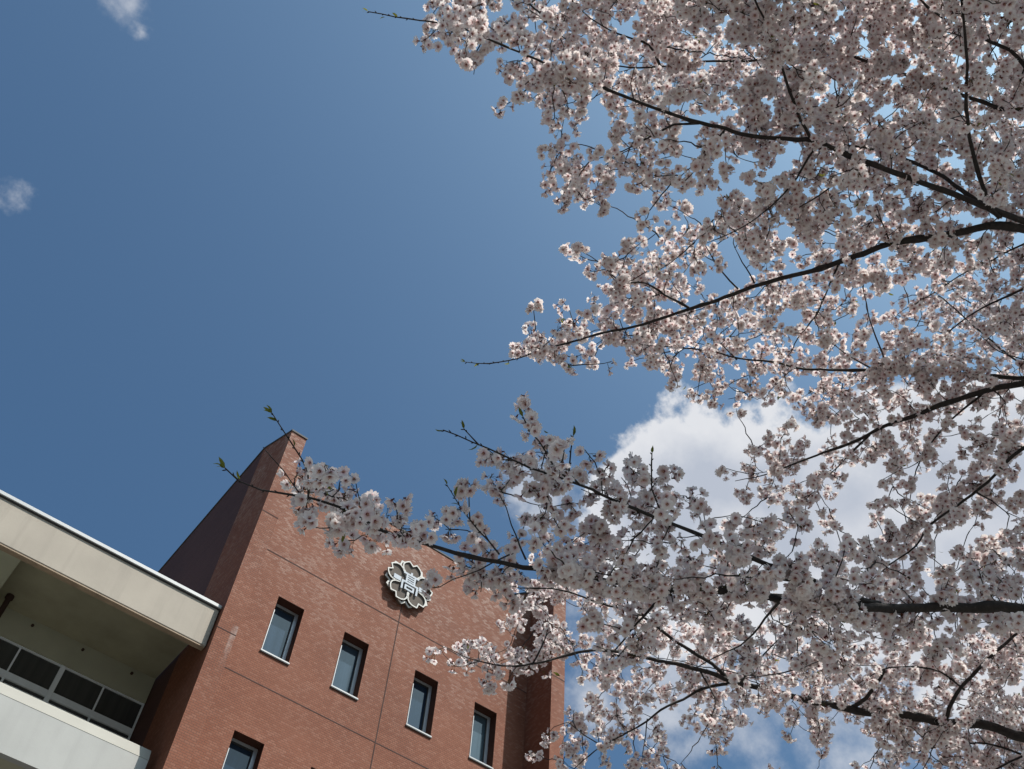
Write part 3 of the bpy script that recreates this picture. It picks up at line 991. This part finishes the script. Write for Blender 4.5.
# the crown goes on past the picture edges, thickened above to shade the blossom
for yy in range(-420, 0, 24):
    for xx in range(430, 1420, 24):
        if xx > 500 - yy * 0.75:
            put_clusters(xx + 12, yy + 12, 24, 2.6)
for yy in range(0, 800, 24):
    for xx in range(1024, 1250, 24):
        put_clusters(xx + 12, yy + 12, 24, 1.6)
for xx in range(620, 1024, 24):
    put_clusters(xx + 12, 781, 24, 0.9)
for nm, r0, r1, pts in OFF:
    w = resample(np.array(pts, float), 0.1)
    for p in w:
        for _ in range(rng.poisson(7.5)):
            q = p + rng.normal(0, 0.3, 3)
            uv = to_px(q)[0]
            if (q - EYE) @ RCAM[2] > 0.2 and -10 < uv[0] < 1030 and -10 < uv[1] < 775:
                continue                              # the open sky in the picture stays open
            attr_pos.append(q)
            attr_lim.append(limb_names.index(nm))
attr_pos = np.array(attr_pos); attr_lim = np.array(attr_lim)

# twigs: every cluster hangs on a shoot that springs from the nearest wood of its bough
NMAX = len(node_pos) + len(attr_pos) * 14
NP = np.zeros((NMAX, 3)); NP[:len(node_pos)] = node_pos
ND = np.zeros((NMAX, 3)); ND[:len(node_pos)] = node_dir
NL = np.zeros(NMAX, int) - 1; NL[:len(node_pos)] = node_limb
NC = np.zeros(NMAX)                                   # penalty for long chains
cnt = len(node_pos)
d_first = np.array([np.min(np.linalg.norm(node_pos[node_limb == l] - p, axis=1)) for p, l in zip(attr_pos, attr_lim)])
order = np.argsort(d_first)
twigs = {i: [] for i in range(len(limb_names))}
tip_dir = np.zeros_like(attr_pos)
for ai in order:
    p, l = attr_pos[ai], attr_lim[ai]
    sel = np.nonzero(NL[:cnt] == l)[0]
    v = p - NP[sel]
    dist = np.linalg.norm(v, axis=1) + 1e-6
    cosang = np.einsum('ij,ij->i', v, ND[sel]) / dist
    cost = dist * (1.35 - 0.45 * cosang) + NC[sel] * 0.02
    b = sel[np.argmin(cost)]
    v = p - NP[b]
    D = np.linalg.norm(v)
    if D < 0.012:
        tip_dir[ai] = ND[b]
        continue
    vh = v / D
    t0 = ND[b] * 0.5 + vh
    t0 = t0 / np.linalg.norm(t0)
    n = max(2, int(D / 0.035) + 1)
    c1 = NP[b] + t0 * D * 0.45
    ts = np.linspace(0, 1, n + 1)[:, None]
    crv = (1 - ts) ** 2 * NP[b] + 2 * ts * (1 - ts) * c1 + ts ** 2 * p
    if n > 2:
        crv[1:-1] += rng.normal(0, 0.0035, (n - 1, 3))
    dirs = np.gradient(crv, axis=0)
    dirs /= np.linalg.norm(dirs, axis=1)[:, None] + 1e-9
    NP[cnt:cnt + n] = crv[1:]; ND[cnt:cnt + n] = dirs[1:]; NL[cnt:cnt + n] = l
    NC[cnt:cnt + n] = NC[b] + ts[1:, 0] * D
    cnt += n
    tip_dir[ai] = dirs[-1]
    rb = 0.0014 + 0.0026 * min(1, D / 0.35)
    twigs[l].append((crv, np.linspace(rb, 0.0013, n + 1)))


# bud-bearing spurs along the bare ends of the outermost shoots
for nm, r0, r1, pts in PATHS:
    e = pts[-1]
    if e[0] != 'p' or (e[1], e[2]) not in {(368.0, 11.6), (465.0, 362.0), (443.0, 430.0), (225.0, 468.0), (272.0, 413.0), (447.0, 485.0), (464.0, 429.0), (523.0, 417.0), (573.0, 436.0), (652.0, 453.0)}:
        continue
    pth = [w for w, _ in limb_paths[nm] if np.linalg.norm(w[-1] - px_pt(*e[1:])) < 0.02][0]
    side = 1
    for k_ in range(len(pth) - 1, max(1, len(pth) - 9), -1):
        for fr in (0.15, 0.65):
            b = pth[k_] * (1 - fr) + pth[k_ - 1] * fr
            d = pth[k_] - pth[k_ - 1]
            d /= np.linalg.norm(d)
            u = np.cross(d, RCAM[2]); u /= np.linalg.norm(u)
            o = d * 0.8 + u * side * rng.uniform(0.35, 0.75) + rng.normal(0, 0.15, 3)
            o /= np.linalg.norm(o)
            side = -side
            ln = rng.uniform(0.007, 0.013)
            twigs[limb_names.index(nm)].append((np.array([b, b + o * ln * .45, b + o * ln * .75, b + o * ln]), np.array([0.0009, 0.0017, 0.0015, 0.0003])))


# ---- fast tube and flower meshes
def tubes_np(items, seg):
    V, Fq = [], []
    base = 0
    ang = np.arange(seg) * 2 * math.pi / seg
    ca, sa = np.cos(ang), np.sin(ang)
    for pts, rad in items:
        n = len(pts)
        t = np.gradient(pts, axis=0)
        t /= np.linalg.norm(t, axis=1)[:, None] + 1e-9
        ref = np.array([0.31, 0.22, 0.92])
        u = ref - t * (t @ ref)[:, None]
        u /= np.linalg.norm(u, axis=1)[:, None] + 1e-9
        w = np.cross(t, u)
        ring = pts[:, None, :] + (u[:, None, :] * ca[None, :, None] + w[:, None, :] * sa[None, :, None]) * rad[:, None, None]
        V.append(ring.reshape(-1, 3))
        a = (np.arange(n - 1)[:, None] * seg + np.arange(seg)[None, :])
        b = (np.arange(n - 1)[:, None] * seg + (np.arange(seg)[None, :] + 1) % seg)
        Fq.append(np.stack([a, b, b + seg, a + seg], -1).reshape(-1, 4) + base)
        base += n * seg
    return np.concatenate(V), np.concatenate(Fq)


def np_mesh(name, V, loops, starts, totals, mats, matidx=None, smooth=True, attr=None):
    me = bpy.data.meshes.new(name)
    me.vertices.add(len(V)); me.vertices.foreach_set('co', np.ascontiguousarray(V, np.float32).ravel())
    me.loops.add(len(loops)); me.loops.foreach_set('vertex_index', loops.astype(np.int32))
    me.polygons.add(len(starts))
    me.polygons.foreach_set('loop_start', starts.astype(np.int32))
    me.polygons.foreach_set('loop_total', totals.astype(np.int32))
    for m_ in mats:
        me.materials.append(m_)
    if matidx is not None:
        me.polygons.foreach_set('material_index', matidx.astype(np.int32))
    me.polygons.foreach_set('use_smooth', np.full(len(starts), smooth))
    if attr is not None:
        at = me.attributes.new('tint', 'FLOAT', 'POINT')
        at.data.foreach_set('value', attr.astype(np.float32))
    me.update(calc_edges=True)
    me.validate()
    return me


def link_child(name, me, parent):
    o = bpy.data.objects.new(name, me)
    COL.objects.link(o)
    o.parent = parent
    if parent is tree:
        o.matrix_parent_inverse = Matrix.Translation(-Vector(TRUNK))
    return o


def flower_template(seed, openness):
    """unit flower, axis +z (petals spread in xy, facing +z), stalk runs down -z"""
    r = np.random.default_rng(seed)
    V, F, MI, T = [], [], [], []
    for p in range(5):
        a = 2 * math.pi * p / 5 + r.normal(0, 0.06)
        ln = 0.0185 * r.uniform(0.92, 1.08)
        wd = 0.0086 * r.uniform(0.9, 1.1)
        el = openness + r.normal(0, 0.13)              # lift of the petal out of the flower plane
        cur = r.uniform(-0.1, 0.28)
        tw = r.normal(0, 0.12)
        prof = [(0.10, 0.16, 0.9), (0.42, 0.72, 0.12), (0.72, 1.0, 0.01), (0.97, 0.60, 0.0), (0.84, 0.0, 0.0)]
        row = []
        for (s, w, tint) in prof:
            e = el + cur * s
            rad_ = s * ln * math.cos(e)
            h = s * ln * math.sin(e)
            if w == 0.0:
                row.append([(rad_, 0.0, h - 0.0008, tint)])
            else:
                yv = w * wd
                row.append([(rad_, -yv, h + 0.0016 * w + tw * yv, tint), (rad_, yv, h + 0.0016 * w - tw * yv, tint)])
        i0 = len(V)
        # midrib points dip, which gives each petal a shallow trough
        mid1 = (0.45 * ln * math.cos(el + cur * .45), 0, 0.45 * ln * math.sin(el + cur * .45) - 0.0006, 0.15)
        flat = [row[0][0], row[0][1], row[1][0], mid1, row[1][1], row[2][0], row[2][1], row[3][0], row[4][0], row[3][1]]
        mid2 = (0.72 * ln * math.cos(el + cur * .72), 0, 0.72 * ln * math.sin(el + cur * .72) - 0.0008, 0.04)
        flat.append(mid2)
        ca, sa = math.cos(a), math.sin(a)
        for x, y, z, t in flat:
            V.append((x * ca - y * sa, x * sa + y * ca, z)); T.append(t)
        for q in ((0, 1, 4, 3), (0, 3, 2), (2, 3, 10, 5), (3, 4, 6, 10), (5, 10, 8, 7), (10, 6, 9, 8)):
            F.append(tuple(i0 + k_ for k_ in q)); MI.append(0)
    i0 = len(V)                                        # heart
    for k_ in range(6):
        a = k_ * math.pi / 3
        V.append((0.0041 * math.cos(a), 0.0041 * math.sin(a), 0.0016)); T.append(0)
    F.append(tuple(i0 + k_ for k_ in range(6))); MI.append(1)
    for k_ in range(7):                                # stamens
        a = k_ * 2 * math.pi / 7 + r.uniform(-.3, .3)
        tilt = r.uniform(0.35, 0.85)
        l = r.uniform(0.006, 0.0095)
        d = np.array([math.sin(tilt) * math.cos(a), math.sin(tilt) * math.sin(a), math.cos(tilt)])
        n_ = np.array([-math.sin(a), math.cos(a), 0]) * 0.00045
        i0 = len(V)
        for q in (-n_, n_, d * l + n_ * 1.6, d * l - n_ * 1.6):
            V.append(tuple(q + np.array([0, 0, 0.001]))); T.append(0)
        F.append((i0, i0 + 1, i0 + 2, i0 + 3)); MI.append(2)
    i0 = len(V)                                        # calyx cup with sepals
    for k_ in range(5):
        a = (k_ + .5) * 2 * math.pi / 5
        V.append((0.0026 * math.cos(a), 0.0026 * math.sin(a), -0.0004)); T.append(0)
    for k_ in range(5):
        a = (k_ + .5) * 2 * math.pi / 5
        V.append((0.0013 * math.cos(a), 0.0013 * math.sin(a), -0.0075)); T.append(0)
    for k_ in range(5):
        k2 = (k_ + 1) % 5
        F.append((i0 + k_, i0 + 5 + k_, i0 + 5 + k2, i0 + k2)); MI.append(3)
    for k_ in range(5):
        a = (k_ + .5) * 2 * math.pi / 5
        j0 = len(V)
        for rr_, da, z in ((0.002, -.5, -0.0006), (0.0068, 0, 0.0002), (0.002, .5, -0.0006)):
            V.append((rr_ * math.cos(a + da), rr_ * math.sin(a + da), z - 0.0006)); T.append(0)
        F.append((j0, j0 + 1, j0 + 2)); MI.append(3)
    return np.array(V), F, np.array(MI), np.array(T)


TEMPL = [flower_template(100 + k_, o_) for k_, o_ in enumerate([0.12, 0.22, 0.3, 0.42, 0.55, 0.05, 0.35, 0.8, 1.28])]
TW = np.array([.16, .17, .17, .13, .1, .09, .09, .05, .04])


def frames(ax, spin):
    ref = np.where(np.abs(ax[:, 2:3]) > 0.9, np.array([[1., 0, 0]]), np.array([[0, 0, 1.]]))
    u = np.cross(ref, ax); u /= np.linalg.norm(u, axis=1)[:, None]
    w = np.cross(ax, u)
    c, s = np.cos(spin)[:, None], np.sin(spin)[:, None]
    return np.stack([u * c + w * s, w * c - u * s, ax], 2)          # columns


def instance(templ, pos, Rm, scale, tint_off):
    V, F, MI, T = templ
    n = len(pos)
    W_ = np.einsum('nij,vj->nvi', Rm * scale[:, None, None], V) + pos[:, None, :]
    lens = np.array([len(f) for f in F])
    fl_ = np.concatenate([np.array(f) for f in F])
    loops = (fl_[None, :] + (np.arange(n) * len(V))[:, None]).ravel()
    tot = np.tile(lens, n)
    tint = np.clip(T[None, :] + tint_off[:, None], 0, 1)
    return W_.reshape(-1, 3), loops, tot, np.tile(MI, n), tint.ravel()


leafV = []
lim_objs = {}
nflow = 0
for li, nm in enumerate(limb_names):
    items = limb_paths[nm]
    V1, F1 = tubes_np([it for it in items], 8)
    parts_V, parts_F = [V1], [F1]
    off = len(V1)
    if twigs[li]:
        V2, F2 = tubes_np(twigs[li], 4)
        parts_V.append(V2); parts_F.append(F2 + off)
    V = np.concatenate(parts_V); Fq = np.concatenate(parts_F)
    me = np_mesh('limb', V, Fq.ravel(), np.arange(len(Fq)) * 4, np.full(len(Fq), 4), [MT['bark']])
    limb = link_child('limb', me, tree)
    lim_objs[nm] = limb
    # blossoms: umbels of stalked flowers round every cluster point
    ids = np.nonzero(attr_lim == li)[0]
    if not len(ids):
        continue
    fp, fa, st, sp = [], [], [], []
    for ai in ids:
        c = attr_pos[ai]
        td = tip_dir[ai]
        nf = max(2, rng.poisson(PER))
        k_ = 0
        while k_ < nf:
            bud = c - td * rng.uniform(0.0, 0.03) + rng.normal(0, 0.006, 3)
            um = min(nf - k_, rng.integers(3, 6))
            main = td * 0.25 + rng.normal(0, 0.55, 3) + np.array([0, 0, -0.35])
            main /= np.linalg.norm(main)
            for _ in range(um):
                o = main * 0.7 + rng.normal(0, 0.55, 3)
                o /= np.linalg.norm(o)
                ln = rng.uniform(0.020, 0.036)
                e = bud + o * ln
                e[2] -= ln * 0.12
                ax = o * 0.8 + np.array([0, 0, -0.55]) + rng.normal(0, 0.28, 3)
                ax /= np.linalg.norm(ax)
                fp.append(e); fa.append(ax)
                midp = bud + o * ln * 0.5 + np.array([0, 0, 0.003])
                st.append((np.array([bud, midp, e - ax * 0.006]), np.array([0.00065, 0.0006, 0.0008])))
                k_ += 1
    fp = np.array(fp); fa = np.array(fa)
    n = len(fp)
    nflow += n
    spin = rng.uniform(0, 2 * math.pi, n)
    Rm = frames(fa, spin)
    scale = rng.normal(1.06, 0.10, n).clip(0.75, 1.32)
    toff = rng.normal(0.02, 0.08, n)
    which = rng.choice(len(TEMPL), n, p=TW)
    Vs, Ls, Ts, Ms, As = [], [], [], [], []
    base = 0
    for k_ in range(len(TEMPL)):
        s_ = which == k_
        if not s_.any():
            continue
        a, b, c, d, e = instance(TEMPL[k_], fp[s_], Rm[s_], scale[s_], toff[s_])
        Vs.append(a); Ls.append(b + base); Ts.append(c); Ms.append(d); As.append(e)
        base += len(a)
    SV, SF = tubes_np(st, 3)
    Vs.append(SV); Ls.append(SF.ravel() + base); Ts.append(np.full(len(SF), 4)); Ms.append(np.full(len(SF), 4)); As.append(np.zeros(len(SV)))
    tot = np.concatenate(Ts)
    starts = np.concatenate([[0], np.cumsum(tot)[:-1]])
    me = np_mesh('blossoms', np.concatenate(Vs), np.concatenate(Ls), starts, tot,
                 [MT['petal'], MT['heart'], MT['stamen'], MT['calyx'], MT['stalk']], np.concatenate(Ms), True, np.concatenate(As))
    link_child('blossoms', me, limb)

# young leaves: at the bare shoot tips and here and there among the flowers
leaf_pts = []
for (x, y, d, nx, ny, lm, k_) in [(272, 413, 2.6, 262, 405, 'G', 4), (277, 421, 2.6, 268, 418, 'G', 2), (225, 468, 2.6, 214, 462, 'G', 4), (240, 479, 2.6, 233, 470, 'G', 2),
                              (294, 447, 2.6, 293, 436, 'G', 1), (308, 470, 2.6, 309, 458, 'G', 1), (447, 485, 2.78, 441, 476, 'G', 2), (455, 497, 2.79, 459, 486, 'G', 1), (460, 506, 2.8, 450, 504, 'G', 1),
                              (368, 11.6, 3.7, 360, 8, 'A', 3), (385, 17, 3.7, 378, 21, 'A', 1), (398, 18, 3.7, 394, 14, 'A', 1), (465, 362, 4.1, 459, 360, 'C', 2), (480, 363, 4.1, 474, 367, 'C', 1),
                              (443, 430, 2.7, 436, 428, 'G', 2), (464, 429, 2.68, 460, 424, 'G', 2), (478, 444, 2.7, 470, 446, 'G', 1), (523, 417, 2.7, 519, 407, 'G', 1), (573, 436, 2.76, 573, 428, 'G', 3),
                              (652, 453, 2.92, 652, 445, 'G', 2), (429, 588, 2.8, 421, 589, 'G', 2), (560, 676, 4.0, 553, 673, 'H', 4)]:
    p = px_pt(x, y, d)
    q = px_pt(nx, ny, d)
    for _ in range(k_):
        leaf_pts.append((p, (q - p) / np.linalg.norm(q - p) + rng.normal(0, 0.25, 3), -rng.uniform(0.018, 0.034), lm))
for ai in rng.choice(len(attr_pos), 1000, replace=False):
    for _ in range(rng.integers(1, 4)):
        leaf_pts.append((attr_pos[ai] + np.array([0, 0, -0.02]) + rng.normal(0, 0.014, 3), tip_dir[ai] * 0.7 + rng.normal(0, 0.5, 3), rng.uniform(0.012, 0.026), limb_names[attr_lim[ai]]))
for nm in limb_names:
    V, L_, T_ = [], [], []
    for p, d, ln, lm in leaf_pts:
        if lm != nm:
            continue
        d = d / np.linalg.norm(d)
        u = np.cross(d, rng.normal(0, 1, 3)); u /= np.linalg.norm(u)
        w = np.cross(u, d)
        b = len(V)
        slim, ln = (0.9 if ln < 0 else 1.0), abs(ln)      # folded leaves at the bare tips are slim
        for s, wd, h in ((0, .02, 0), (.35, .17, .06), (.7, .13, .02), (1, 0, -.08)):
            c = p + d * ln * s + w * ln * h
            wd *= slim
            V += [c - u * ln * wd + w * ln * .06 * (wd > .05), c + u * ln * wd + w * ln * .06 * (wd > .05)]
        for k_ in range(3):
            i = b + 2 * k_
            L_ += [i, i + 1, i + 3, i + 2]; T_.append(4)
    if V:
        T_ = np.array(T_)
        me = np_mesh('young_leaves', np.array(V), np.array(L_), np.arange(len(T_)) * 4, T_, [MT['leaf']])
        link_child('young_leaves', me, lim_objs[nm])

# trunk with a flared foot and a leader that goes up through the crown
tp = resample(np.array([(4.75, .15, -0.1), (4.74, .15, .5), (4.70, .17, 1.5), (4.70, .2, 2.3), (4.78, .18, 3.0), (4.74, .17, 3.4), (4.78, .14, 4.2), (4.8, .12, 4.7)]), 0.08)
h = np.linspace(0, 1, len(tp))
tr_ = 0.17 - 0.115 * h + 0.12 * np.exp(-h * 16)
V, Fq = tubes_np([(tp, tr_)], 20)
ang = np.arctan2(V[:, 1] - .15, V[:, 0] - 4.75)
V[:, :2] += (0.012 * np.sin(ang * 3 + V[:, 2] * 1.7) + 0.008 * np.sin(ang * 7 - V[:, 2] * 3))[:, None] * np.stack([np.cos(ang), np.sin(ang)], 1)
me = np_mesh('trunk', V, Fq.ravel(), np.arange(len(Fq)) * 4, np.full(len(Fq), 4), [MT['bark']])
link_child('trunk', me, tree)
print('flowers', nflow, 'clusters', len(attr_pos))
